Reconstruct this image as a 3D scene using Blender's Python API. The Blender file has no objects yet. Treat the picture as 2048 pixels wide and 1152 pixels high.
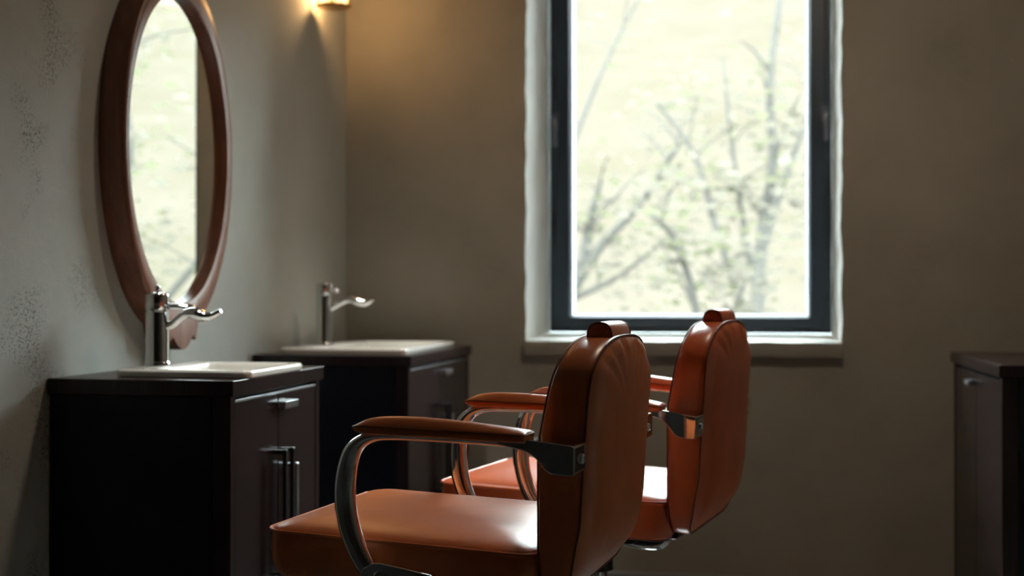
import bpy, bmesh, math, random
from mathutils import Vector, Matrix, noise
PI = math.pi
C = bpy.context.scene.collection
random.seed(7)

# ------------------------------------------------------------------ helpers
def link(o, parent=None):
    C.objects.link(o)
    if parent: o.parent = parent
    return o

def mesh_obj(name, bm, mat, parent=None, smooth=True, bevel=0, seg=2, angle=35):
    bmesh.ops.recalc_face_normals(bm, faces=bm.faces)
    me = bpy.data.meshes.new(name); bm.to_mesh(me); bm.free()
    for m in (mat if isinstance(mat, (list, tuple)) else [mat]): me.materials.append(m)
    o = bpy.data.objects.new(name, me); link(o, parent)
    if smooth:
        for p in me.polygons: p.use_smooth = True
        if bevel == 0:
            me.set_sharp_from_angle(angle=math.radians(angle))
    if bevel:
        b = o.modifiers.new('bevel', 'BEVEL'); b.width = bevel; b.segments = seg
        b.limit_method = 'ANGLE'; b.angle_limit = math.radians(30); b.harden_normals = True
    return o

def empty(name, loc=(0, 0, 0), rz=0, parent=None):
    o = bpy.data.objects.new(name, None); o.empty_display_size = .1
    o.location = loc; o.rotation_euler = (0, 0, rz); link(o, parent); return o

def tag(o, label=None, cat=None, group=None, kind=None):
    if label: o['label'] = label
    if cat: o['category'] = cat
    if group: o['group'] = group
    if kind: o['kind'] = kind
    return o

def box(bm, x0, x1, y0, y1, z0, z1):
    v = [bm.verts.new((x, y, z)) for x in (x0, x1) for y in (y0, y1) for z in (z0, z1)]
    for f in ((0, 1, 3, 2), (4, 6, 7, 5), (0, 4, 5, 1), (2, 3, 7, 6), (0, 2, 6, 4), (1, 5, 7, 3)):
        bm.faces.new([v[i] for i in f])

def box_obj(name, dims, mat, parent=None, bevel=.002, seg=2):
    bm = bmesh.new(); box(bm, *dims); return mesh_obj(name, bm, mat, parent, True, bevel, seg)

def prism(bm, pts, a, b, to3):
    """pts: 2D outline, extruded between a and b; to3(p, s) -> 3D"""
    A = [bm.verts.new(to3(p, a)) for p in pts]; B = [bm.verts.new(to3(p, b)) for p in pts]
    n = len(pts)
    bm.faces.new(A); bm.faces.new(B)
    for i in range(n): bm.faces.new((A[i], A[(i+1) % n], B[(i+1) % n], B[i]))

def loft(bm, rings, closed=True, cap=True):
    R = [[bm.verts.new(p) for p in r] for r in rings]
    n = len(rings[0])
    for a, b in zip(R[:-1], R[1:]):
        for i in range(n if closed else n-1):
            j = (i+1) % n
            bm.faces.new((a[i], a[j], b[j], b[i]))
    if cap:
        for r in (R[0], R[-1]):
            c = bm.verts.new(sum((v.co for v in r), Vector())/n)
            for i in range(n): bm.faces.new((r[i], r[(i+1) % n], c))
    return R

def spline(pts, n=8):
    """Catmull-Rom through tuples of any length"""
    out = []
    P = [pts[0]] + list(pts) + [pts[-1]]
    for k in range(1, len(P)-2):
        for i in range(n):
            t = i/n; q = []
            for a, b, c, d in zip(P[k-1], P[k], P[k+1], P[k+2]):
                q.append(.5*((2*b)+(-a+c)*t+(2*a-5*b+4*c-d)*t*t+(-a+3*b-3*c+d)*t**3))
            out.append(tuple(q))
    out.append(tuple(pts[-1]))
    return out

def sweep(bm, path, ra, rb, side=None, closed=False, n=16, cap=True):
    """elliptical tube: ra along 'side' axis, rb along the third axis (numbers or lists)"""
    path = [Vector(p) for p in path]; m = len(path)
    rings = []
    prev = None
    for i, p in enumerate(path):
        if closed: t = (path[(i+1) % m]-path[i-1]).normalized()
        else: t = (path[min(i+1, m-1)]-path[max(i-1, 0)]).normalized()
        if side is not None: s = Vector(side)
        elif prev is None: s = t.cross(Vector((0, 0, 1)) if abs(t.z) < .9 else Vector((1, 0, 0)))
        else: s = prev
        s = (s - t*s.dot(t)).normalized(); prev = s
        w = t.cross(s)
        A = ra[i] if isinstance(ra, (list, tuple)) else ra
        B = rb[i] if isinstance(rb, (list, tuple)) else rb
        rings.append([p + s*A*math.cos(2*PI*k/n) + w*B*math.sin(2*PI*k/n) for k in range(n)])
    if closed:
        R = [[bm.verts.new(q) for q in r] for r in rings]
        for i in range(m):
            a, b = R[i], R[(i+1) % m]
            for k in range(n): bm.faces.new((a[k], a[(k+1) % n], b[(k+1) % n], b[k]))
    else: loft(bm, rings, True, cap)

def lathe(bm, prof, cx=0, cy=0, n=40, axis='z', base=0):
    rings = []
    for r, z in prof:
        ring = []
        for k in range(n):
            a = 2*PI*k/n
            if axis == 'z': ring.append((cx+r*math.cos(a), cy+r*math.sin(a), z))
            elif axis == 'y': ring.append((cx+r*math.cos(a), base+z, cy+r*math.sin(a)))
            else: ring.append((base+z, cx+r*math.cos(a), cy+r*math.sin(a)))
        rings.append(ring)
    loft(bm, rings)

def rrect(x0, x1, y0, y1, rs, n=10):
    """rounded rect outline, rs = radii at corners (x0y0, x1y0, x1y1, x0y1), straight sides sampled"""
    pts = []
    cs = [(x0, y0, 1, 1, PI), (x1, y0, -1, 1, 1.5*PI), (x1, y1, -1, -1, 0), (x0, y1, 1, -1, .5*PI)]
    for (x, y, sx, sy, a0), r in zip(cs, rs):
        cx, cy = x+sx*r, y+sy*r
        for k in range(n+1):
            a = a0+k/n*PI/2
            pts.append((cx+r*math.cos(a), cy+r*math.sin(a)))
    out = []
    m = len(pts)
    for i in range(m):
        a, b = pts[i], pts[(i+1) % m]
        out.append(a)
        d = math.hypot(b[0]-a[0], b[1]-a[1])
        if (i+1) % (n+1) == 0:
            k = 12
            for j in range(1, k): out.append((a[0]+(b[0]-a[0])*j/k, a[1]+(b[1]-a[1])*j/k))
    return out

def copy_tree(o, parent=None):
    c = o.copy(); C.objects.link(c); c.parent = parent
    for ch in list(o.children): copy_tree(ch, c)
    return c

# ------------------------------------------------------------------ materials
def new_mat(name):
    m = bpy.data.materials.new(name); m.use_nodes = True
    nt = m.node_tree; b = nt.nodes['Principled BSDF']
    return m, nt, b

def N(nt, typ, **kw):
    n = nt.nodes.new(typ)
    for k, v in kw.items():
        if k in n.inputs.keys(): n.inputs[k].default_value = v
        else: setattr(n, k, v)
    return n

def coords(nt, scale=(1, 1, 1), kind='Object'):
    tc = N(nt, 'ShaderNodeTexCoord'); mp = N(nt, 'ShaderNodeMapping')
    mp.inputs['Scale'].default_value = scale
    nt.links.new(tc.outputs[kind], mp.inputs['Vector']); return mp.outputs['Vector']

def ramp(nt, fac, stops):
    r = N(nt, 'ShaderNodeValToRGB'); e = r.color_ramp.elements
    e[0].position, e[0].color = stops[0][0], (*stops[0][1], 1)
    e[1].position, e[1].color = stops[-1][0], (*stops[-1][1], 1)
    for p, c in stops[1:-1]:
        x = e.new(p); x.color = (*c, 1)
    nt.links.new(fac, r.inputs['Fac']); return r.outputs['Color']

def bump(nt, b, h, strength=.3, dist=.002, prev=None):
    bp = N(nt, 'ShaderNodeBump'); bp.inputs['Strength'].default_value = strength
    bp.inputs['Distance'].default_value = dist
    nt.links.new(h, bp.inputs['Height'])
    if prev: nt.links.new(prev, bp.inputs['Normal'])
    if b: nt.links.new(bp.outputs['Normal'], b.inputs['Normal'])
    return bp.outputs['Normal']

def simple(name, col, rough=.5, metal=0, spec=.5, coat=0):
    m, nt, b = new_mat(name)
    b.inputs['Base Color'].default_value = (*col, 1); b.inputs['Roughness'].default_value = rough
    b.inputs['Metallic'].default_value = metal; b.inputs['Specular IOR Level'].default_value = spec
    b.inputs['Coat Weight'].default_value = coat
    return m

def plaster(name, c0, c1, pits=0.0, sp=.3):
    m, nt, b = new_mat(name); v = coords(nt)
    n1 = N(nt, 'ShaderNodeTexNoise', Scale=1.6, Detail=7, Roughness=.6); nt.links.new(v, n1.inputs['Vector'])
    col = ramp(nt, n1.outputs['Fac'], [(.3, c0), (.7, c1)])
    n2 = N(nt, 'ShaderNodeTexNoise', Scale=260, Detail=4, Roughness=.7); nt.links.new(v, n2.inputs['Vector'])
    n3 = N(nt, 'ShaderNodeTexNoise', Scale=22, Detail=6, Roughness=.65); nt.links.new(v, n3.inputs['Vector'])
    nrm = bump(nt, None, n3.outputs['Fac'], .35, .004)
    nrm = bump(nt, b, n2.outputs['Fac'], .8 if pits > .5 else .4, .0016, nrm)
    # porous worn patches: clusters of small pits in the render coat
    cl = N(nt, 'ShaderNodeTexNoise', Scale=4.2, Detail=3, Roughness=.55); nt.links.new(v, cl.inputs['Vector'])
    pt = N(nt, 'ShaderNodeTexNoise', Scale=170, Detail=5, Roughness=.7); nt.links.new(v, pt.inputs['Vector'])
    mc = N(nt, 'ShaderNodeMapRange'); nt.links.new(cl.outputs['Fac'], mc.inputs['Value'])
    mc.inputs['From Min'].default_value = .53; mc.inputs['From Max'].default_value = .66
    mp = N(nt, 'ShaderNodeMapRange'); nt.links.new(pt.outputs['Fac'], mp.inputs['Value'])
    mp.inputs['From Min'].default_value = .53; mp.inputs['From Max'].default_value = .6
    mul = N(nt, 'ShaderNodeMath', operation='MULTIPLY')
    nt.links.new(mc.outputs[0], mul.inputs[0]); nt.links.new(mp.outputs[0], mul.inputs[1])
    ml = N(nt, 'ShaderNodeMath', operation='MULTIPLY'); ml.inputs[1].default_value = pits
    if pits > .5:      # the worn zone of the left wall is the stretch beside the nearer vanity
        sp_ = N(nt, 'ShaderNodeSeparateXYZ'); nt.links.new(v, sp_.inputs[0])
        yr = N(nt, 'ShaderNodeMapRange'); nt.links.new(sp_.outputs['Y'], yr.inputs['Value'])
        yr.inputs['From Min'].default_value = 3.05; yr.inputs['From Max'].default_value = 2.78
        yr.inputs['To Min'].default_value = .12; yr.inputs['To Max'].default_value = 1.0
        nt.links.new(yr.outputs[0], ml.inputs[1])
    nt.links.new(mul.outputs[0], ml.inputs[0])
    mix = N(nt, 'ShaderNodeMix', data_type='RGBA'); nt.links.new(ml.outputs[0], mix.inputs['Factor'])
    nt.links.new(col, mix.inputs['A']); mix.inputs['B'].default_value = (c0[0]*.3, c0[1]*.3, c0[2]*.3, 1)
    nt.links.new(mix.outputs['Result'], b.inputs['Base Color'])
    if pits > 0:
        inv = N(nt, 'ShaderNodeMath', operation='SUBTRACT'); inv.inputs[0].default_value = 1
        nt.links.new(ml.outputs[0], inv.inputs[1])
        nrm = bump(nt, b, inv.outputs[0], .6, .003, nrm)
    b.inputs['Roughness'].default_value = .85; b.inputs['Specular IOR Level'].default_value = sp
    return m

def leather(name, col):
    m, nt, b = new_mat(name); v = coords(nt)
    n1 = N(nt, 'ShaderNodeTexNoise', Scale=9, Detail=4); nt.links.new(v, n1.inputs['Vector'])
    c = ramp(nt, n1.outputs['Fac'], [(.25, tuple(x*.9 for x in col)), (.75, tuple(min(1, x*1.1) for x in col))])
    nt.links.new(c, b.inputs['Base Color'])
    vo = N(nt, 'ShaderNodeTexVoronoi', Scale=520); nt.links.new(v, vo.inputs['Vector'])
    n2 = N(nt, 'ShaderNodeTexNoise', Scale=900, Detail=2); nt.links.new(v, n2.inputs['Vector'])
    nrm = bump(nt, None, vo.outputs['Distance'], .18, .0006)
    bump(nt, b, n2.outputs['Fac'], .12, .0005, nrm)
    b.inputs['Roughness'].default_value = .31; b.inputs['Specular IOR Level'].default_value = .48
    return m

def wood(name, ca, cb, scale=(60, 60, 1.6), rough=.35, spec=.5, aniso=0, bstr=.12):
    m, nt, b = new_mat(name); v = coords(nt, scale)
    n1 = N(nt, 'ShaderNodeTexNoise', Scale=1.0, Detail=6, Roughness=.6, Distortion=.4); nt.links.new(v, n1.inputs['Vector'])
    c = ramp(nt, n1.outputs['Fac'], [(.3, ca), (.7, cb)])
    nt.links.new(c, b.inputs['Base Color'])
    bump(nt, b, n1.outputs['Fac'], bstr, .001)
    b.inputs['Roughness'].default_value = rough; b.inputs['Specular IOR Level'].default_value = spec
    return m

M = {}
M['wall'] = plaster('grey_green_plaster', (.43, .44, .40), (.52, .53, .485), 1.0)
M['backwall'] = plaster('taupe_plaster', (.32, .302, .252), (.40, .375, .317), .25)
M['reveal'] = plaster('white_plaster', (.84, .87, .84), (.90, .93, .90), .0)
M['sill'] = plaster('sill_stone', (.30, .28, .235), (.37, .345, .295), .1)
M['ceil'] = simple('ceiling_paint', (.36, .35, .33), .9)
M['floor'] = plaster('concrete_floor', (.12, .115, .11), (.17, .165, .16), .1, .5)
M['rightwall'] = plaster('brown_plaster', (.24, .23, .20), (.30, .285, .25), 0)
M['dark_wall'] = plaster('dark_plaster', (.07, .068, .062), (.10, .097, .09), 0)  # dark tone put on unseen walls so the chrome reflects dark
M['leather'] = leather('tan_leather', (.70, .190, .056))
M['leather2'] = leather('russet_leather', (.66, .140, .045))
M['stitch'] = simple('piping_leather', (.16, .045, .02), .45)
M['stitch2'] = simple('piping_leather_russet', (.17, .036, .016), .45)
M['chrome'] = simple('chrome', (.72, .73, .74), .05, 1)
M['satin'] = simple('satin_aluminium', (.66, .70, .74), .28, 1)
M['blackmetal'] = simple('black_metal', (.012, .012, .014), .3, .3)
M['ebony'] = wood('ebony_wood', (.017, .0095, .010), (.032, .018, .019), (90, 90, 2.0), .21, .32)
M['ebonyside'] = simple('dark_lacquer', (.007, .009, .018), .38, 0, .2)
M['walnut'] = wood('walnut', (.14, .046, .022), (.27, .098, .050), (45, 30, 3), .38, .65)
M['ceramic'] = simple('glazed_ceramic', (.88, .89, .85), .12, 0, .5, .5)
M['mirror'] = simple('mirror_silver', (.93, .95, .93), .0, 1)
M['frame'] = simple('anthracite_frame', (.034, .050, .068), .36)
M['handle'] = simple('handle_metal', (.20, .22, .27), .25, .5)
M['bead'] = simple('glazing_bead', (.55, .62, .70), .35)
M['rubber'] = simple('black_rubber', (.01, .01, .01), .7)
M['brass'] = simple('aged_brass', (.62, .40, .16), .28, 1)
M['gap'] = simple('recess_black', (.006, .006, .007), .8)

m, nt, b = new_mat('clear_glass')
g = N(nt, 'ShaderNodeBsdfGlossy'); g.inputs['Roughness'].default_value = 0
tr = N(nt, 'ShaderNodeBsdfTransparent'); fr = N(nt, 'ShaderNodeFresnel'); fr.inputs['IOR'].default_value = 1.35
mx = N(nt, 'ShaderNodeMixShader'); nt.links.new(fr.outputs[0], mx.inputs[0])
nt.links.new(tr.outputs[0], mx.inputs[1]); nt.links.new(g.outputs[0], mx.inputs[2])
nt.links.new(mx.outputs[0], nt.nodes['Material Output'].inputs['Surface']); M['glass'] = m

m, nt, b = new_mat('lamp_glass'); b.inputs['Base Color'].default_value = (.9, .8, .6, 1)
b.inputs['Emission Color'].default_value = (1, .72, .34, 1); b.inputs['Emission Strength'].default_value = 3.2
e_ = N(nt, 'ShaderNodeEmission', Strength=3.4); e_.inputs['Color'].default_value = (1, .72, .34, 1)
t_ = N(nt, 'ShaderNodeBsdfTransparent'); x_ = N(nt, 'ShaderNodeMixShader'); x_.inputs[0].default_value = .5
nt.links.new(t_.outputs[0], x_.inputs[1]); nt.links.new(e_.outputs[0], x_.inputs[2])
nt.links.new(x_.outputs[0], nt.nodes['Material Output'].inputs['Surface'])
M['lampglass'] = m

m, nt, b = new_mat('meadow'); v = coords(nt, (1, 1, 1))
n1 = N(nt, 'ShaderNodeTexNoise', Scale=.55, Detail=6, Roughness=.6); nt.links.new(v, n1.inputs['Vector'])
c = ramp(nt, n1.outputs['Fac'], [(.3, (.0295, .0250, .0182)), (.5, (.0328, .0278, .0220)), (.7, (.0355, .0300, .0243))])
nt.links.new(c, b.inputs['Base Color']); b.inputs['Roughness'].default_value = 1; b.inputs['Specular IOR Level'].default_value = 0
M['meadow'] = m
M['bark'] = wood('bark', (.029, .027, .024), (.036, .034, .030), (8, 8, 2), .9, .1, 0, .3)
def thin(name, col):
    m, nt, b = new_mat(name)
    d = N(nt, 'ShaderNodeBsdfDiffuse'); t = N(nt, 'ShaderNodeBsdfTranslucent'); x = N(nt, 'ShaderNodeMixShader')
    for q in (d, t): q.inputs['Color'].default_value = (*col, 1)
    nt.links.new(d.outputs[0], x.inputs[1]); nt.links.new(t.outputs[0], x.inputs[2])
    nt.links.new(x.outputs[0], nt.nodes['Material Output'].inputs['Surface']); return m
M['leaf'] = thin('young_leaf', (.062, .062, .040))
M['blossom'] = thin('blossom', (.074, .067, .055))

# ------------------------------------------------------------------ room shell
XL, XR, YB, YF, ZC = -1.675, 1.22, 5.05, -1.6, 2.95
WX0, WX1, WZ0, WZ1 = -.903, .352, .947, 2.62
YO = 5.42           # outer face of the back wall
def structure(o): o['kind'] = 'structure'; return o

structure(box_obj('floor', (XL-.2, XR+.2, YF-.2, YO, -.1, 0), M['floor'], bevel=0))
structure(box_obj('ceiling', (XL-.2, XR+.2, YF-.2, YO, ZC, ZC+.15), M['ceil'], bevel=0))
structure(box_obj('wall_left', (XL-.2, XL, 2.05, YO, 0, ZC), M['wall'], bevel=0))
structure(box_obj('wall_left_unseen', (XL-.2, XL, YF-.2, 2.05, 0, ZC), M['dark_wall'], bevel=0))  # unseen stretch of left wall, darkened for the chrome reflections
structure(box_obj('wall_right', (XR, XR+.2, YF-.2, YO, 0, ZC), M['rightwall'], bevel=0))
structure(box_obj('wall_front', (XL, XR, YF-.2, YF, 0, ZC), M['dark_wall'], bevel=0))

# back wall with splayed window opening; rough plaster arrises
FX0, FX1, FZ0, FZ1 = -.852, .335, .972, 2.60      # opening at the window frame
YFR = 5.33
bm = bmesh.new()
def wob(i, amp=.0035, s=0.0):
    return amp*noise.noise(Vector((i*.45+s, s*3.1, 0)))*2
def loop_pts(x0, x1, z0, z1, y, w, n=44):
    pts = []
    for k in range(n): pts.append((x0+(x1-x0)*k/n, y, z0))
    for k in range(n): pts.append((x1+w*wob(k, .0042, 5), y, z0+(z1-z0)*k/n))
    for k in range(n): pts.append((x1+(x0-x1)*k/n, y, z1+w*wob(k, .006, 9)))
    for k in range(n): pts.append((x0+w*wob(k, .0045, 2), y, z1+(z0-z1)*k/n))
    return pts
outer = loop_pts(XL, XR, 0, ZC, YB, 0)
inner = loop_pts(WX0, WX1, WZ0, WZ1, YB, 1)
A = [bm.verts.new(p) for p in outer]; B = [bm.verts.new(p) for p in inner]
for i in range(len(A)): bm.faces.new((A[i], A[(i+1) % len(A)], B[(i+1) % len(B)], B[i]))
outer2 = loop_pts(XL, XR, 0, ZC, YO, 0); inner2 = loop_pts(FX0, FX1, FZ0, FZ1, YO, 0)
A2 = [bm.verts.new(p) for p in outer2]; B2 = [bm.verts.new(p) for p in inner2]
for i in range(len(A2)):
    j = (i+1) % len(A2)
    bm.faces.new((A2[j], A2[i], B2[i], B2[j])); bm.faces.new((A[i], A2[i], A2[j], A[j]))
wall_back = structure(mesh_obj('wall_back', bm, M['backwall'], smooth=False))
# the plastered reveal lining (pale), a separate splayed ring
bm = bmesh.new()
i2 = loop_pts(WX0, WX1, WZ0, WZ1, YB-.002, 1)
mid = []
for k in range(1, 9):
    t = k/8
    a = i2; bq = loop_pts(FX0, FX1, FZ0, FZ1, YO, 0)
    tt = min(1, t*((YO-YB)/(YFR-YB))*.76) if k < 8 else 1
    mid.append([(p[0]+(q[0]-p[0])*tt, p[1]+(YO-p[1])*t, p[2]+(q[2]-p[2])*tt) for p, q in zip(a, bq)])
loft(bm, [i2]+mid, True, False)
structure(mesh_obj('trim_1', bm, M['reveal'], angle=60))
structure(box_obj('baseboard_back', (XL+.002, XR-.002, YB-.014, YB-.001, 0.001, .018), simple('pale_skirting', (.30, .32, .33), .5), bevel=.003))

# window sill slab
bm = bmesh.new()
n = 60
top, bot = [], []
x0, x1 = -.905, .354
ring = []
for k in range(n+1):
    x = x0+(x1-x0)*k/n
    w = .0022*noise.noise(Vector((x*9, 1, 0)))
    ring.append([(x, YB-.028+w, .889+w), (x, YB-.030+w, .895), (x, YB-.031+w*1.5, .938+w), (x, YB-.027, .9475+w), (x, YB+.06, .955), (x, YB+.06, .889)])
loft(bm, ring)
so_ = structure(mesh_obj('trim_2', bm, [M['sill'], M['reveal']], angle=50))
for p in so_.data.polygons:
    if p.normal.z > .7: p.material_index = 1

# window frame, sash, pane, handles
win = tag(empty('window_1', ((FX0+FX1)/2, YFR, FZ0)), kind='structure')
def wbox(name, x0, x1, y0, y1, z0, z1, mat, bevel=.003, parent=win):
    cx, cy, cz = (FX0+FX1)/2, YFR, FZ0
    p = parent
    return box_obj(name, (x0-cx, x1-cx, y0-cy, y1-cy, z0-cz, z1-cz), mat, p, bevel)
def ringframe(name, x0, x1, z0, z1, w, wt, y0, y1, mat, bevel, parent=win):
    cx, cy, cz = (FX0+FX1)/2, YFR, FZ0
    bm = bmesh.new()
    O = [(x0, z0), (x1, z0), (x1, z1), (x0, z1)]; I = [(x0+w, z0+wt), (x1-w, z0+wt), (x1-w, z1-wt), (x0+w, z1-wt)]
    V = {}
    for nm, P in (('O', O), ('I', I)):
        for s, y in enumerate((y0, y1)): V[nm, s] = [bm.verts.new((p[0]-cx, y-cy, p[1]-cz)) for p in P]
    for i in range(4):
        j = (i+1) % 4
        bm.faces.new((V['O', 0][i], V['O', 0][j], V['I', 0][j], V['I', 0][i]))
        bm.faces.new((V['O', 1][j], V['O', 1][i], V['I', 1][i], V['I', 1][j]))
        bm.faces.new((V['O', 0][i], V['O', 1][i], V['O', 1][j], V['O', 0][j]))
        bm.faces.new((V['I', 0][i], V['I', 0][j], V['I', 1][j], V['I', 1][i]))
    return mesh_obj(name, bm, mat, parent, True, bevel)
ringframe('window_frame', FX0+.002, FX1-.002, FZ0+.001, FZ1, .030, .026, YFR+.012, YFR+.07, M['frame'], .004)
ringframe('sash', FX0+.024, FX1-.024, FZ0+.020, FZ1-.02, .066, .050, YFR-.004, YFR+.055, M['frame'], .006)
ringframe('glazing_bead', FX0+.089, FX1-.088, FZ0+.068, FZ1-.068, .012, .010, YFR+.034, YFR+.088, M['bead'], .002)
wbox('pane', FX0+.097, FX1-.097, YFR+.028, YFR+.032, FZ0+.075, FZ1-.075, M['glass'], 0)
def handle(x, z):
    cx, cy, cz = (FX0+FX1)/2, YFR, FZ0
    h = empty('window_handle', (x-cx, -.004, z-cz), 0, win)
    bm = bmesh.new()
    prism(bm, [(p[0], p[1]) for p in rrect(-.016, .016, -.045, .035, (.016,)*4, 8)], 0, -.008, lambda p, s: (p[0], s, p[1]))
    mesh_obj('handle_plate', bm, M['handle'], h, bevel=.002)
    bm = bmesh.new()
    pth = spline([(0, -.008, 0), (0, -.032, 0), (.001, -.042, -.012), (.002, -.045, -.05), (.002, -.044, -.12)], 6)
    sweep(bm, pth, [.010]*len(pth), [.008]*len(pth), side=(1, 0, 0))
    mesh_obj('handle_lever', bm, M['handle'], h)
handle(FX0+.030, 1.885); handle(FX1-.030, 1.885)

# ------------------------------------------------------------------ outside: sloping meadow and trees
bm = bmesh.new()
nx, ny = 60, 60
V = []
for j in range(ny+1):
    row = []
    for i in range(nx+1):
        x = -45+90*i/nx; t = j/ny; y = 5.6+60*t
        z = -1.2 + (0 if y < 13 else min(y-13, 39)*.415) + .6*noise.noise(Vector((x*.12, y*.12, 0)))*min(1, max(0, (y-7)/8))
        row.append(bm.verts.new((x, y, z)))
    V.append(row)
for j in range(ny):
    for i in range(nx): bm.faces.new((V[j][i], V[j][i+1], V[j+1][i+1], V[j+1][i]))
tag(mesh_obj('hillside_meadow', bm, M['meadow'], angle=80), kind='structure')

def tree(name, loc, branches, label, leafn, spread, seed, zlo=0):
    random.seed(seed)
    t = tag(empty(name, loc), label, 'tree')
    bm = bmesh.new(); tips = []
    for pts, r0, r1 in branches:
        P = spline(pts, 6); m = len(P)
        rad = [r0+(r1-r0)*k/(m-1) for k in range(m)]
        sweep(bm, P, rad, rad, n=8)
        tips += P[m//3:]
        for q in range(5):      # twigs
            a = Vector(P[random.randrange(m//3, m)])
            d = Vector((random.uniform(-1, 1), random.uniform(-.8, .8), random.uniform(.1, 1))).normalized()*random.uniform(.3, .8)
            T = spline([tuple(a), tuple(a+d*.5+Vector((0, 0, .05))), tuple(a+d)], 4)
            rr = [r1*.7*(1-k/len(T)*.7) for k in range(len(T))]
            sweep(bm, T, rr, rr, n=6); tips += T[2:]
    mesh_obj('branches', bm, M['bark'], t)
    for nm, mat, cnt, sz in (('leaves', M['leaf'], leafn, .05), ('blossoms', M['blossom'], leafn, .07)):
        bm = bmesh.new()
        for k in range(cnt):
            c = Vector(random.choice(tips)) + Vector([random.gauss(0, spread) for _ in range(3)])
            R = Matrix.Rotation(random.uniform(0, 6.28), 3, 'Z') @ Matrix.Rotation(random.uniform(-1.2, 1.2), 3, 'X')
            s = sz*random.uniform(.6, 1.3)
            q = [R @ Vector(v)*s + c for v in ((-1, 0, 0), (0, -.55, .12), (1, 0, 0), (0, .55, .12))]
            bm.faces.new([bm.verts.new(v) for v in q])
        o = mesh_obj(nm, bm, mat, t); o['kind'] = 'stuff'
    return t
tree('fruit_tree', (.06, 11.2, -1.2),
     [([(0, 0, 0), (.02, 0, 1.0), (.0, 0, 2.1), (.05, 0, 2.9), (.14, .1, 3.5), (.12, .1, 4.3), (.30, .1, 5.6)], .085, .025),
      ([(.05, 0, 2.75), (.22, -.1, 3.3), (.40, -.1, 3.8), (.55, 0, 4.4)], .04, .012),
      ([(0, 0, 1.9), (-.15, .1, 2.3), (-.35, .1, 2.9), (-.55, .2, 3.6), (-.9, .2, 4.1)], .045, .015),
      ([(.0, 0, 2.3), (-.12, .2, 3.0), (-.22, .2, 3.7), (-.30, .3, 4.5)], .035, .012)],
     'pale spring tree with forked trunk right of centre behind the window pane', 300, .22, 3)
tree('fruit_tree', (-1.95, 11.6, -1.2),
     [([(0, 0, 0), (.05, 0, 1.3), (.25, 0, 2.2), (.55, 0, 2.75), (.95, .1, 3.2), (1.3, .1, 3.75)], .08, .02),
      ([(.4, 0, 2.55), (.5, 0, 3.1), (.58, 0, 3.4)], .06, .02),
      ([(.3, 0, 2.3), (.7, .2, 2.5), (1.15, .3, 2.85)], .035, .012),
      ([(.2, 0, 2.0), (.15, .2, 3.2), (.5, .2, 4.3), (1.0, .2, 5.3)], .035, .012)],
     'leaning spring tree seen through the left side of the window', 300, .22, 11)
tree('fruit_tree', (-.24, 9.2, -1.2),
     [([(0, 0, 0), (-.02, 0, 1.2), (-.10, 0, 2.0), (-.28, 0, 2.7), (-.5, 0, 2.95)], .05, .015),
      ([(-.05, 0, 1.7), (.15, 0, 2.3), (.3, 0, 2.6)], .02, .008)],
     'small thin spring tree near the bottom middle of the window', 200, .18, 21)
tree('fruit_tree', (1.30, 8.8, -1.2),
     [([(0, 0, 0), (0, 0, 1.5), (.2, 0, 2.6), (.1, 0, 3.6), (.4, 0, 4.6)], .08, .02),
      ([(.1, 0, 2.2), (.6, 0, 2.9), (.9, 0, 3.7)], .04, .012),
      ([(.1, 0, 2.0), (-.5, .1, 2.7), (-.9, .1, 3.4)], .04, .012)],
     'spring tree seen only in the oval mirror reflection', 500, .17, 31)

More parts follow.
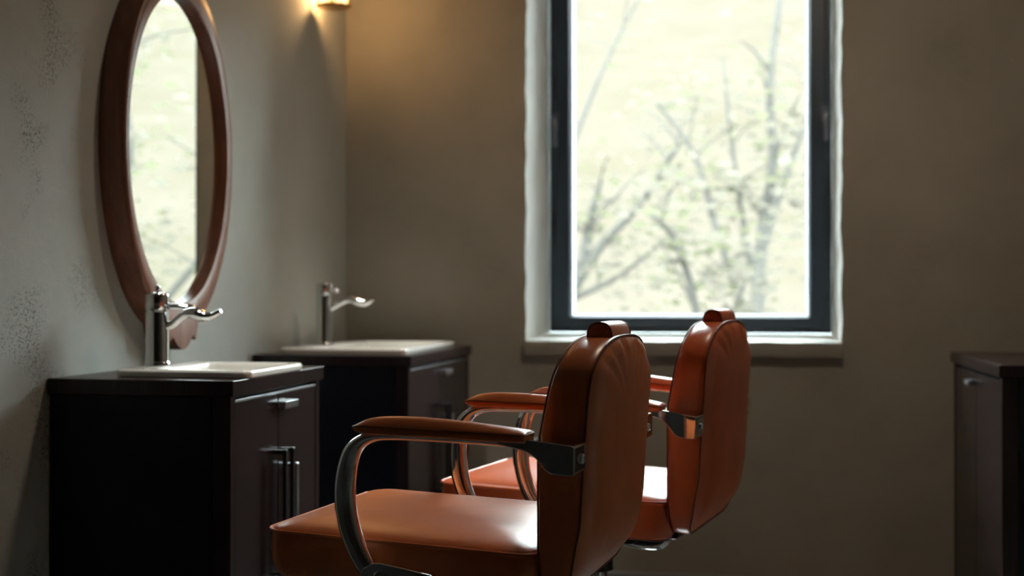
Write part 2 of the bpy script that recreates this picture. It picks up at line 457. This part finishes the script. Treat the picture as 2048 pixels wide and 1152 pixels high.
# ------------------------------------------------------------------ vanity cabinets
def cabinet(name, xw, xf, y0, y1, label, cat='cabinet', seam=.5, bars=True, hole=None):
    """stands against the wall at xw, doors at xf; near end y0"""
    d = 1 if xf > xw else -1
    t = tag(empty(name, ((xw+xf)/2, (y0+y1)/2, 0)), label, cat)
    ox, oy = (xw+xf)/2, (y0+y1)/2
    def bx(nm, xa, xb, ya, yb, za, zb, mat, bv=.0015, parent=t):
        xa, xb = min(xa, xb), max(xa, xb)
        return box_obj(nm, (xa-ox, xb-ox, ya-oy, yb-oy, za, zb), mat, parent, bv)
    ZT = .93
    if hole:
        bm = bmesh.new()
        xa, xb = min(xw+d*.002, xf), max(xw+d*.002, xf)
        O = [(xa, y0), (xb, y0), (xb, y1), (xa, y1)]; I = [(hole[0], hole[2]), (hole[1], hole[2]), (hole[1], hole[3]), (hole[0], hole[3])]
        V = {(k, z): [bm.verts.new((p[0]-ox, p[1]-oy, z)) for p in P] for k, P in (('O', O), ('I', I)) for z in (ZT-.037, ZT)}
        for i in range(4):
            j = (i+1) % 4
            for z in (ZT-.037, ZT): bm.faces.new((V['O', z][i], V['O', z][j], V['I', z][j], V['I', z][i]))
            for k in 'OI': bm.faces.new((V[k, ZT-.037][i], V[k, ZT-.037][j], V[k, ZT][j], V[k, ZT][i]))
        mesh_obj('countertop', bm, M['ebony'], t, bevel=.0025)
    else: bx('countertop', xw+d*.002, xf, y0, y1, ZT-.037, ZT, M['ebony'], .0025)
    fb = xf-d*.010        # outer plane of the posts
    # carcass, plinth
    bm = bmesh.new()
    def b_(xa, xb, ya, yb, za, zb):
        box(bm, min(xa, xb)-ox, max(xa, xb)-ox, ya-oy, yb-oy, za, zb)
    b_(xw+d*.004, fb-d*.022, y0+.014, y1-.014, .06, ZT-.037)
    b_(xw+d*.03, fb-d*.05, y0+.03, y1-.03, .0, .06)
    mesh_obj('body', bm, M['ebonyside'], t, bevel=.001)
    # posts at the door side and side panel with its stile
    for ya, yb in ((y0+.010, y0+.038), (y1-.038, y1-.010)):
        bx('post', fb, fb-d*.045, ya, yb, .03, ZT-.038, M['ebony'], .002)
    bx('side_panel', xw+d*.006, fb-d*.048, y0+.010, y0+.013, .06, ZT-.040, M['ebonyside'], .001)
    ys = y0+.040+(y1-y0-.080)*seam
    doors = []
    for k, (ya, yb) in enumerate(((y0+.040, ys-.0015), (ys+.0015, y1-.040))):
        bm = bmesh.new()
        box(bm, min(fb-d*.002, fb-d*.020)-ox, max(fb-d*.002, fb-d*.020)-ox, ya-oy, yb-oy, .07, ZT-.052)
        doors.append(mesh_obj('door', bm, M['ebony'], t, bevel=.003))
        # strip painting the light on the door's top bevel; plain ebony without bars
        bm = bmesh.new(); box(bm, min(fb-d*.0005, fb-d*.012)-ox, max(fb-d*.0005, fb-d*.012)-ox, ya+.001-oy, yb-.001-oy, ZT-.0525, ZT-.0485)
        e = mesh_obj('door_lit_edge', bm, M['satin'] if bars else M['ebony'], doors[-1], bevel=.001)
    # short horizontal tab pull at the meeting of the doors (on the far door)
    L = .095
    bm = bmesh.new()
    prof = [(0, .0), (.026, 0), (.026, -.016), (.022, -.020), (.022, -.004), (0, -.004)]
    prism(bm, [(p[0], p[1]) for p in prof], ys-.012-oy, ys+L-.012-oy, lambda p, s: (fb-ox-d*.003+d*p[0], s, ZT-.074+p[1]))
    box(bm, min(fb, fb+d*.022)-ox, max(fb, fb+d*.022)-ox, ys-.010-oy, ys+L-.014-oy, ZT-.088, ZT-.078)
    tag(mesh_obj('tab_pull', bm, M['satin'], doors[1], bevel=.001), 'short satin metal pull')
    # vertical bar pulls
    def bar(dr, yc, ztop, mat, lab, w=.012, out=.034):
        bm = bmesh.new()
        def c(xa, xb, ya, yb, za, zb): box(bm, min(xa, xb)-ox, max(xa, xb)-ox, ya-oy, yb-oy, za, zb)
        c(fb+d*(out-.010), fb+d*out, yc-w/2, yc+w/2, ztop-.34, ztop)
        c(fb-d*.002, fb+d*(out-.009), yc-w/2, yc+w/2, ztop-.012, ztop-.001)
        c(fb-d*.002, fb+d*(out-.009), yc-w/2, yc+w/2, ztop-.339, ztop-.328)
        tag(mesh_obj('bar_pull', bm, mat, dr, bevel=.0015), lab)
    if not bars: return t
    bar(doors[0], ys-.030, .735, M['blackmetal'], 'black vertical bar pull', .014)
    bar(doors[1], ys+.022, .735, M['blackmetal'], 'black vertical bar pull', .014)
    bar(doors[1], ys+.060, .690, M['satin'], 'grey metal vertical bar pull', .016, .030)
    return t
cabinet('vanity_cabinet', XL, -1.195, 2.766, 3.405, 'dark vanity cabinet under the oval mirror, nearest the camera on the left wall', hole=(-1.463, -1.209, 2.871, 3.216))
cabinet('vanity_cabinet', XL, -1.112, 4.035, 4.965, 'dark vanity cabinet in the corner by the back wall, behind the nearer vanity', hole=(-1.528, -1.174, 4.144, 4.841))
cabinet('side_cabinet', XR, .708, 3.82, 4.72, 'dark cabinet with one horizontal pull at the right edge of the picture', bars=False)

# ------------------------------------------------------------------ basins
def basin(x0, x1, y0, y1, label):
    cx, cy = (x0+x1)/2, (y0+y1)/2; w, l = (x1-x0)/2, (y1-y0)/2
    t = tag(empty('wash_basin', (cx, cy, .9305)), label, 'basin', 'drop-in basins on the vanities')
    bm = bmesh.new()
    def rr(xa, xb, ya, yb, r, z): return [(p[0], p[1], z) for p in rrect(xa, xb, ya, yb, (r,)*4, 6)]
    bx0 = -w+.095      # bowl starts right of the tap ledge
    R = [rr(bx0+.03, w-.05, -l+.05, l-.05, .015, -.0345), rr(bx0-.005, w-.026, -l+.026, l-.026, .015, -.030), rr(bx0-.008, w-.023, -l+.023, l-.023, .02, .0), rr(-w+.01, w-.01, -l+.01, l-.01, .012, 0), rr(-w+.001, w-.001, -l+.001, l-.001, .02, .001),
         rr(-w, w, -l, l, .022, .012), rr(-w+.003, w-.003, -l+.003, l-.003, .02, .0175), rr(-w+.009, w-.009, -l+.009, l-.009, .017, .019),
         rr(bx0-.004, w-.026, -l+.026, l-.026, .022, .0185), rr(bx0, w-.030, -l+.030, l-.030, .022, .016),
         rr(bx0+.002, w-.032, -l+.032, l-.032, .022, .008), rr(bx0+.010, w-.040, -l+.040, l-.040, .022, -.022), rr(bx0+.018, w-.048, -l+.048, l-.048, .022, -.029), rr(bx0+.05, w-.08, -l+.08, l-.08, .02, -.031)]
    loft(bm, R)
    mesh_obj('bowl', bm, M['ceramic'], t, angle=70)
    bm = bmesh.new(); lathe(bm, [(.018, -.0305), (.018, -.028), (.012, -.0265)], (bx0+w-.03)/2, 0, 24)
    mesh_obj('drain', bm, M['chrome'], t)
    return t
basin(-1.545, -1.19, 2.852, 3.235, 'white rectangular basin set on the nearer vanity counter')
basin(-1.610, -1.155, 4.125, 4.86, 'white rectangular basin set on the far vanity counter in the corner')

# ------------------------------------------------------------------ faucets
def faucet1():
    t = empty('faucet', (-1.518, 3.030, .9495)); r = .0305
    bm = bmesh.new()
    lathe(bm, [(r+.004, 0), (r+.004, .006), (r+.001, .009), (r, .012), (r, .140), (r-.002, .1415), (r-.002, .1435)], n=48)
    mesh_obj('body', bm, M['chrome'], t, angle=50)
    bm = bmesh.new()
    lathe(bm, [(r-.001, .1435), (r+.0003, .145), (r+.0003, .183), (r-.002, .187), (r-.008, .189), (.006, .190)], n=48)
    cap = mesh_obj('cap', bm, M['chrome'], t, angle=50)
    bm = bmesh.new(); lathe(bm, [(.0035, .189), (.0035, .197), (.0075, .199), (.0085, .203), (.006, .208), (.002, .2095)], n=20)
    mesh_obj('knob', bm, M['chrome'], cap, angle=60)
    # spout: rises from the body and opens to a wavy paddle
    bm = bmesh.new()
    P = spline([(.014, 0, .098, .010, .011), (.040, 0, .106, .011, .011), (.062, 0, .122, .014, .010), (.085, 0, .136, .022, .0125), (.110, 0, .135, .024, .016),
                (.135, 0, .128, .021, .013), (.155, 0, .130, .014, .0085), (.170, 0, .139, .009, .0075), (.176, 0, .142, .005, .005)], 6)
    sweep(bm, [p[:3] for p in P], [p[3] for p in P], [p[4] for p in P], side=(0, 1, 0), n=20)
    mesh_obj('spout', bm, M['chrome'], t)
    bm = bmesh.new(); lathe(bm, [(.010, .112), (.012, .114), (.012, .126)], .128, 0, 20)
    mesh_obj('outlet', bm, M['chrome'], t)
    # side lever behind the spout
    bm = bmesh.new()
    P = spline([(.015, .018, .152, .007, .008), (.040, .040, .153, .012, .008), (.065, .055, .150, .015, .009), (.088, .060, .141, .008, .006)], 6)
    sweep(bm, [p[:3] for p in P], [p[3] for p in P], [p[4] for p in P], side=(0, 1, .2), n=16)
    mesh_obj('lever', bm, M['chrome'], t)
    return tag(t, 'chrome tap on the nearer basin in front of the oval mirror', 'tap', 'chrome basin taps')
f1 = faucet1()
def faucet2():
    t = empty('faucet', (-1.544, 4.40, .9495)); r = .0300
    bm = bmesh.new()
    lathe(bm, [(r+.004, 0), (r+.004, .006), (r+.001, .009), (r, .012), (r, .182), (r-.002, .1835), (r-.002, .1855)], n=48)
    mesh_obj('body', bm, M['chrome'], t, angle=50)
    bm = bmesh.new()
    lathe(bm, [(r-.001, .1855), (r+.0003, .187), (r+.0003, .222), (r-.002, .227), (r-.008, .230), (.006, .231)], n=48)
    mesh_obj('cap', bm, M['chrome'], t, angle=50)
    bm = bmesh.new()
    P = spline([(.012, 0, .128, .010, .011), (.040, 0, .142, .010, .010), (.085, 0, .164, .012, .010), (.110, 0, .168, .021, .014), (.135, 0, .160, .024, .016),
                (.160, 0, .156, .020, .013), (.180, 0, .166, .012, .009), (.190, 0, .173, .006, .006)], 6)
    sweep(bm, [p[:3] for p in P], [p[3] for p in P], [p[4] for p in P], side=(0, 1, 0), n=20)
    mesh_obj('spout', bm, M['chrome'], t)
    bm = bmesh.new()
    P = spline([(.020, 0, .210, .006, .006), (.038, 0, .206, .007, .006), (.052, 0, .200, .008, .007), (.058, 0, .197, .004, .004)], 5)
    sweep(bm, [p[:3] for p in P], [p[3] for p in P], [p[4] for p in P], side=(0, 1, 0), n=14)
    mesh_obj('lever', bm, M['chrome'], t)
    return tag(t, 'taller chrome tap on the far basin in the room corner', 'tap', 'chrome basin taps')
faucet2()

# ------------------------------------------------------------------ oval mirror
mz, my = 1.55, 3.354
mt = tag(empty('oval_mirror', (XL, my, mz)), 'large oval wall mirror in a deep walnut frame above the nearer vanity', 'mirror')
n = 128
def ell(a, b, x, dy=0, tab=0):
    pts = []
    for k in range(n):
        t = 2*PI*k/n
        y, z = a*math.cos(t), b*math.sin(t)
        if tab:      # carved foot (and crest) growing out of the oval
            w = .088
            if abs(y) < w:
                if abs(y) < w*.80: e = .530+.044*math.cos(y/(w*.80)*PI/2)
                elif abs(y) < w*.86: e = .529
                else: e = .548
                z = math.copysign(max(abs(z), e*tab), z)
        pts.append((x, y+dy, z))
    return pts
bm = bmesh.new()
a, b_ = .346, .520
O = lambda da, x, tab=1: ell(a+da, b_+da, x, 0, tab if tab else 0)
I = lambda da, x: ell(.312+da, .441+da, x, -.006)
loft(bm, [O(0, .0005), O(.0, .004), O(.001, .066), O(-.001, .0715), O(-.006, .075),
          I(.004, .0748), I(.001, .0735), I(0, .069), I(-.001, .060), I(-.001, .0480)], True, False)
mesh_obj('frame', bm, M['walnut'], mt, angle=60)
bm = bmesh.new()
vs = [bm.verts.new(p) for p in ell(.3135, .4425, .0515, -.006)]; f_ = bm.faces.new(vs)
vs2 = [bm.verts.new(p) for p in ell(.3135, .4425, .0475, -.006)]; bm.faces.new(list(reversed(vs2)))
for k in range(n): bm.faces.new((vs[k], vs2[k], vs2[(k+1) % n], vs[(k+1) % n]))
mesh_obj('mirror_glass', bm, M['mirror'], mt, smooth=False)
bm = bmesh.new()
vs = [bm.verts.new(p) for p in ell(.33, .48, .001, -.006)]; vs2 = [bm.verts.new(p) for p in ell(.33, .48, .046, -.006)]
bm.faces.new(vs); bm.faces.new(vs2)
for k in range(n): bm.faces.new((vs[k], vs2[k], vs2[(k+1) % n], vs[(k+1) % n]))
mesh_obj('backing_board', bm, M['ebonyside'], mt, smooth=False)

# ------------------------------------------------------------------ wall lantern
lz = 2.255
lt = tag(empty('wall_lantern', (-1.592, 4.640, lz)), 'glowing brass wall lantern at the top of the picture beside the corner', 'lamp')
lrot = math.radians(-30)
hl = empty('lantern_body', (0, 0, 0), lrot, lt)
s_ = .044
bm = bmesh.new()
box(bm, -s_-.004, s_+.004, -s_-.004, s_+.004, .002, .010)
lathe(bm, [(.066, -.003), (.070, -.001), (.070, .001), (.066, .002)], .004, 0, 40)  # disc added under the lantern to shape its shadow on the wall
for sx in (-1, 1):
    for sy in (-1, 1):
        box(bm, sx*s_-.004*sx-.004, sx*s_-.004*sx+.004, sy*s_-.004*sy-.004, sy*s_-.004*sy+.004, .01, .27)
box(bm, -s_-.004, s_+.004, -s_-.004, s_+.004, .27, .285)
hl2 = mesh_obj('lantern_frame', bm, M['brass'], lt, bevel=.0015); hl2.rotation_euler = (0, 0, lrot)
C.objects.unlink(hl); bpy.data.objects.remove(hl)
bm = bmesh.new(); box(bm, -s_+.006, s_-.006, -s_+.006, s_-.006, .011, .268)
lg = mesh_obj('lantern_glass', bm, M['lampglass'], lt, bevel=.002); lg.rotation_euler = (0, 0, lrot)
bm = bmesh.new(); prism(bm, rrect(-.04, .04, -.09, .09, (.015,)*4, 5), 0, .012, lambda p, s: (XL+1.592+s+.0005, p[0]+.0, p[1]+.14))
mesh_obj('wall_plate', bm, M['brass'], lt, bevel=.002)
bm = bmesh.new(); sweep(bm, spline([(XL+1.592+.01, 0, .17), (XL+1.592+.03, 0, .31), (-.02, 0, .335), (0, 0, .315), (0, 0, .284)], 6), .006, .006, n=10)
mesh_obj('arm', bm, M['brass'], lt)

# ------------------------------------------------------------------ salon chair  (x = towards the back, y = far side, z up)
CL = .2875
def chair(label, L, S):
    t0 = .07
    root = tag(empty('salon_chair'), label, 'chair', 'leather styling chairs with chrome arms')
    def T(t, l, z): return (t-t0, l-CL, z)
    # --- seat cushion
    def zt(z, t): return z-.030*(t+.2)
    def so(i, z, fr=0):
        r = max(.012, .042-i*.25); r2 = max(.012, .042-i*.3)
        return [T(p[0], p[1], zt(z, p[0])) for p in rrect(-.207+i+fr, .331-i, .040+i, .535-i, (r, r2, r2, r), 10)]
    bm = bmesh.new()
    loft(bm, [so(.035, .598), so(.012, .602, .012), so(.004, .612, .006), so(.001, .632, .001), so(0, .652), so(.0005, .672), so(.002, .688), so(.003, .692),
              so(.010, .697), so(.022, .702), so(.04, .7065), so(.065, .7105), so(.095, .7135), so(.13, .7155), so(.17, .7165), so(.21, .717)])
    seat = mesh_obj('seat', bm, L, root, angle=75)
    for z, rr_ in ((.6915, .0032), (.604, .002)):
        bm = bmesh.new(); sweep(bm, so(-.0005 if z > .65 else .010, z, 0 if z > .65 else .010), rr_, rr_, closed=True, n=8, side=(0, 0, 1))
        mesh_obj('piping', bm, L if z > .65 else S, seat)
    # --- backrest
    def tf(z): return .330 + .2*max(0, z-.87)
    TB = [(.58, .362), (.60, .370), (.64, .386), (.73, .404), (.83, .410), (.916, .416), (1.0, .423), (1.055, .431), (1.08, .434)]
    def tb(z):
        for (a, b1), (c, d1) in zip(TB[:-1], TB[1:]):
            if z <= c: return b1+(d1-b1)*(z-a)/(c-a)
        return TB[-1][1]
    def outline(i, n=40):
        hw = .2375-i; zb = .598+i*.9; zt_ = 1.056-i*.9; zs = .935
        pts = []
        rb_ = max(.02, .075-i*.5)
        for k in range(13):     # bottom right corner -> going up
            a = -PI/2+k/12*PI/2; pts.append((hw-rb_+rb_*math.cos(a), zb+rb_+rb_*math.sin(a)))
        for k in range(1, 14): pts.append((hw, zb+rb_+(zs-zb-rb_)*k/14))
        e = 2/2.6
        for k in range(0, 49):
            a = k/48*PI; cc, ss = math.cos(a), math.sin(a)
            pts.append((math.copysign(abs(cc)**e, cc)*hw, zs+(zt_-zs)*ss**e))
        for k in range(1, 14): pts.append((-hw, zs-(zs-zb-rb_)*k/14))
        for k in range(13):
            a = PI+k/12*PI/2; pts.append((-hw+rb_+rb_*math.cos(a), zb+rb_+rb_*math.sin(a)))
        for k in range(1, 10): pts.append((-hw+rb_+(2*hw-2*rb_)*k/10, zb))
        return pts
    def ring(i, side, off, wr=0):
        out = []
        for p in outline(i):
            base = tf(p[1]) if side == 0 else tb(p[1])
            o = off
            if wr and p[1] > .92:
                an = math.atan2(p[1]-.935, p[0])
                o -= wr*max(0, math.sin(an))*(math.sin(an*19+1.5*math.sin(an*7))*.5+.5)**2.5
            if side == 1 and p[1] < .66: o *= max(.25, (p[1]-.58)/.08)
            out.append(T(base+o, CL+p[0], p[1]))
        return out
    bm = bmesh.new()
    loft(bm, [ring(.19, 0, -.022), ring(.13, 0, -.020), ring(.08, 0, -.016), ring(.04, 0, -.010), ring(.015, 0, -.004), ring(.004, 0, .0005),
              ring(.0, 0, .003), ring(-.0015, 0, .02), ring(-.002, 0, .04)] +
         [ring(-.0015, 1, -.015), ring(.0, 1, -.003), ring(.003, 1, .0005), ring(.010, 1, .007, .005), ring(.020, 1, .0135, .010), ring(.032, 1, .0175, .010), ring(.048, 1, .0205, .0075),
          ring(.07, 1, .023, .004), ring(.10, 1, .025), ring(.14, 1, .0265), ring(.19, 1, .0275)])
    back = mesh_obj('backrest', bm, L, root, angle=75)
    for sd in (0, 1):
        bm = bmesh.new(); sweep(bm, ring(.0005, sd, -.001 if sd == 0 else .0005), .0019, .0019, closed=True, n=8)
        mesh_obj('piping', bm, S, back)
    # --- small head pad on top
    bm = bmesh.new()
    rings = []
    for l, k in ((.207, .0), (.2075, .86), (.211, .96), (.220, 1), (.285, 1.02), (.350, 1), (.3605, .95), (.364, .86), (.3645, .0)):
        r_ = []
        kk = max(k, .02)
        for q in range(28):
            a = q/28*2*PI; cc, ss = math.cos(a), math.sin(a)
            tt = math.copysign(abs(cc)**.8, cc)*.0245*kk
            zz = (ss if ss > 0 else ss*.9)
            z = 1.0555 + (math.copysign(abs(zz)**.9, zz))*(.0265 if ss > 0 else .010)*kk
            r_.append(T(.4000+tt, l, z))
        rings.append(r_)
    loft(bm, rings)
    hp = mesh_obj('head_pad', bm, L, root, angle=60)
    for l in (.2085, .363):
        bm = bmesh.new()
        pts = []
        for q in range(28):
            a = q/28*2*PI; cc, ss = math.cos(a), math.sin(a)
            zz = (ss if ss > 0 else ss*.9)
            pts.append(T(.4+math.copysign(abs(cc)**.8, cc)*.0232, l, 1.0555+(math.copysign(abs(zz)**.9, zz))*(.0253 if ss > 0 else .0095)))
        sweep(bm, pts, .0016, .0016, closed=True, n=6)
        mesh_obj('piping', bm, S, hp)
    # --- arms
    for s in (1, -1):
        def A(t, l, z): return (t-t0, (l-CL)*s, z)     # l measured from the near arm plane
        arm = empty('armrest', (0, 0, 0), 0, root)
        # chrome loop
        path = spline([(.345, 0, .877, .020, .0085), (.25, 0, .8805, .020, .0085), (.15, 0, .883, .020, .0085), (.075, 0, .8835, .020, .009), (.040, 0, .8805, .020, .010), (.013, 0, .869, .019, .0125),
                       (-.005, 0, .848, .018, .0165), (-.0145, 0, .815, .0175, .019), (-.018, 0, .775, .0175, .020), (-.013, 0, .730, .0175, .020), (.000, 0, .690, .0175, .019), (.019, 0, .655, .0175, .018),
                       (.045, 0, .627, .0175, .017), (.085, 0, .612, .017, .015), (.15, 0, .610, .016, .012)], 6)
        bm = bmesh.new()
        sweep(bm, [A(*p[:3]) for p in path], [p[3] for p in path], [p[4] for p in path], side=(0, 1, 0), n=24)
        mesh_obj('arm_loop', bm, M['chrome'], arm)
        # rear bracket, widening down to the backrest
        prof = spline([(.262, .8785), (.300, .8715), (.325, .866), (.342, .8585), (.356, .846), (.367, .835), (.378, .830), (.392, .8285)], 5)
        prof = prof + [(.413, .8285), (.4165, .832), (.4175, .876), (.414, .8795), (.36, .8845), (.30, .8880), (.262, .889)]
        bm = bmesh.new()
        Ra = [A(p[0], -.021 if p[0] < .33 else -.021-.009*min(1, (p[0]-.33)/.05), p[1]) for p in prof]
        Rb = [A(p[0], .021 if p[0] < .30 else .021+.029*min(1, (p[0]-.30)/.05), p[1]) for p in prof]
        VA = [bm.verts.new(p) for p in Ra]; VB = [bm.verts.new(p) for p in Rb]
        bm.faces.new(VA); bm.faces.new(VB)
        for i in range(len(VA)):
            j = (i+1) % len(VA); bm.faces.new((VA[i], VA[j], VB[j], VB[i]))
        br = mesh_obj('rear_bracket', bm, M['chrome'] if s == 1 else M['chrome'], arm, bevel=.0045, seg=4)
        bm = bmesh.new(); lathe(bm, [(.0085, 0), (.0085, .003), (.006, .0045), (.0055, .0025), (.002, .0025)], (.018-CL)*s, .853, 20, 'x', .4170-t0)
        mesh_obj('screw', bm, M['satin'], br)
        # pad
        tops = spline([(.0035, .8955, .014), (.008, .9005, .022), (.018, .9065, .0275), (.035, .9125, .030), (.07, .9165, .031), (.13, .9165, .031), (.20, .9125, .031), (.27, .9065, .031), (.318, .9010, .031), (.327, .8985, .029), (.3295, .895, .0265)], 4)
        rings = []
        for t_, zt2, w in tops:
            fr = max(0, 1-t_/.03)
            zb_ = .8865 - .018*t_ + .006*fr
            zm = min(zt2-.001, .9005 - .022*t_*.9 - .003*fr)
            w2 = w-.004
            sec = [(-w2, zb_), (-w, zb_+.004), (-w, zm-.001), (-w+.0015, zm+.002)]
            for k in range(1, 10):
                u = -1+2*k/10; sec.append(((w-.003)*u, zm+.002+(zt2-zm-.002)*(1-abs(u)**2.4)))
            sec += [(w-.0015, zm+.002), (w, zm-.001), (w, zb_+.004), (w2, zb_)]
            rings.append([A(t_, l_, z_) for l_, z_ in sec])
        bm = bmesh.new(); loft(bm, rings)
        pad = mesh_obj('arm_pad', bm, L, arm, angle=60)
        bm = bmesh.new()
        edge = []
        for t_, zt2, w in tops:
            fr = max(0, 1-t_/.03); edge.append((t_, w, min(zt2-.001, .9005-.0198*t_-.003*fr)))
        P = [A(e[0], -e[1], e[2]) for e in edge] + [A(e[0], e[1], e[2]) for e in reversed(edge)]
        sweep(bm, P, .0013, .0013, closed=True, n=6); mesh_obj('piping', bm, S, pad)
        # lower side plate with two bolts
        bm = bmesh.new()
        prism(bm, [(.026, .640), (.032, .650), (.050, .6605), (.064, .6615), (.110, .6555), (.160, .6475), (.172, .640), (.172, .600), (.060, .592), (.030, .610)], -.034, -.019, lambda p, q: A(p[0], q, p[1]))
        pl = mesh_obj('side_plate', bm, M['chrome'], arm, bevel=.003, seg=3)
        for bt, bz in ((.063, .640), (.150, .630)):
            bm = bmesh.new(); lathe(bm, [(.0085, 0), (.0085, -.003*s), (.006, -.005*s), (.0055, -.003*s), (.001, -.003*s)], bt-t0, bz, 20, 'y', (-.034-CL)*s)
            mesh_obj('bolt', bm, M['satin'], pl)
    # --- under-seat steel: frame, mechanism, lever
    bm = bmesh.new()
    for l in (.10, .44): box(bm, -.13-t0, .30-t0, l-.018-CL, l+.018-CL, .582, .600)
    box(bm, -.10-t0, -.06-t0, .06-CL, .515-CL, .575, .588); box(bm, .20-t0, .24-t0, .06-CL, .515-CL, .575, .588)
    box(bm, .04-t0, .13-t0, -.018-CL, .593-CL, .592, .604)
    mesh_obj('seat_frame', bm, M['blackmetal'], root, bevel=.003)
    bm = bmesh.new()
    P = spline([T(.10, .20, .578), T(.18, .18, .562), T(.25, .17, .557), T(.285, .17, .563), T(.298, .18, .582)], 6)
    sweep(bm, P, .024, .012, side=(0, 1, 0), n=16); mesh_obj('recline_bar', bm, M['chrome'], root)
    bm = bmesh.new(); box(bm, .16-t0, .335-t0, .12-CL, .22-CL, .582, .600); mesh_obj('hinge', bm, M['blackmetal'], root, bevel=.006, seg=3)
    bm = bmesh.new(); lathe(bm, [(.11, .575), (.11, .56), (.06, .545), (.048, .54), (.048, .47), (.050, .465)], n=40); mesh_obj('pump_housing', bm, M['blackmetal'], root)
    bm = bmesh.new(); lathe(bm, [(.034, .47), (.034, .30), (.052, .30), (.052, .06)], n=40); mesh_obj('column', bm, M['chrome'], root)
    bm = bmesh.new(); lathe(bm, [(.06, .075), (.10, .060), (.26, .032), (.30, .022), (.305, .010), (.300, .0005)], n=64); mesh_obj('base', bm, M['chrome'], root)
    return root

def place(ch, x0, d0, al, zoff=0, zs=1):
    """(x0, d0): near arm front, metres right of / ahead of the viewpoint axis"""
    th = math.atan(476/2500); al = math.radians(al); g = th-al
    Nx, Ny = x0*math.cos(th)-d0*math.sin(th), x0*math.sin(th)+d0*math.cos(th)
    t, l = .07, CL
    ch.location = (Nx+t*math.cos(g)-l*math.sin(g), Ny+t*math.sin(g)+l*math.cos(g), zoff)
    ch.rotation_euler = (0, 0, g)
    ch.scale = (1, 1, zs)
ch1 = chair('tan leather styling chair in the foreground, nearest the camera', M['leather'], M['stitch'])
place(ch1, -.283, 2.244, 18.2)
ch2 = chair('reddish leather styling chair behind the nearer one, by the window', M['leather2'], M['stitch2'])
place(ch2, .041, 3.014, 22.2, 0, 1)
for o in ch2.children:      # the far chair is pumped to a slightly different height
    if o.name.split('.')[0] not in ('column', 'base'):
        o.scale = (1, 1, 1.05); o.location.z = -.066
    if o.name.startswith('seat') and not o.name.startswith('seat_frame'):
        o.scale.x = 1.11; o.location.x = .261*(1-1.11)     # its seat is a little deeper
    if o.name.startswith(('backrest', 'head_pad')):
        o.scale.z = 1.102; o.location.z = -.095
    if o.name.startswith('armrest'):
        far = o.name == [q.name for q in ch2.children if q.name.startswith('armrest')][-1]
        ph = .05; px, pz = .345, .855*1.05
        o.rotation_euler = (0, ph, 0)
        o.location = (px-(px*math.cos(ph)+pz*math.sin(ph)), -.022 if far else 0, -.066+pz-(-px*math.sin(ph)+pz*math.cos(ph)))

# ------------------------------------------------------------------ light
w = bpy.data.worlds.new('sky'); bpy.context.scene.world = w; w.use_nodes = True
bg = w.node_tree.nodes['Background']; bg.inputs['Color'].default_value = (.82, .97, .98, 1); bg.inputs['Strength'].default_value = 39.0

def point(name, loc, col, watts, r=.03):
    l = bpy.data.lights.new(name, 'POINT'); l.color = col; l.energy = watts; l.shadow_soft_size = r
    o = bpy.data.objects.new(name, l); o.location = loc; C.objects.link(o); return o
point('lantern_light', (-1.592, 4.640, lz+.075), (1, .55, .22), 10, .034)
for i, (x, y, e) in enumerate(((-1.25, 3.10, 110), (-1.30, 4.45, 150))):  # spots added above the vanities to brighten the basins, fixtures unseen
    l = bpy.data.lights.new('basin_fill_spot', 'SPOT'); l.energy = e; l.color = (1, .95, .86); l.spot_size = math.radians(36); l.spot_blend = .9; l.shadow_soft_size = .04
    o = bpy.data.objects.new('basin_fill_spot', l); o.location = (x, y, ZC-.02); o.rotation_euler = (0, math.radians(-4), 0); C.objects.link(o)
a = bpy.data.lights.new('ceiling_fill_light', 'AREA'); a.shape = 'DISK'; a.size = .3; a.energy = 12; a.color = (1, .82, .62)  # soft fill light added under the ceiling, no fixture modelled
o = bpy.data.objects.new('ceiling_fill_light', a); o.location = (.15, 3.6, ZC-.03); C.objects.link(o)

# ------------------------------------------------------------------ camera
cam = bpy.data.cameras.new('camera'); co = bpy.data.objects.new('camera', cam); C.objects.link(co)
cam.sensor_width = 36; cam.lens = 2500/2048*36
co.location = (0, 0, 1.13)
co.rotation_euler = (math.radians(90)+math.atan(16/2500), 0, math.atan(476/2500))
cam.dof.use_dof = True; cam.dof.focus_distance = 2.45; cam.dof.aperture_fstop = 2.4
cam.clip_start = .05; cam.clip_end = 300
bpy.context.scene.camera = co
vs_ = bpy.context.scene.view_settings
vs_.view_transform = 'Standard'; vs_.look = 'None'; vs_.gamma = 1; vs_.exposure = 0
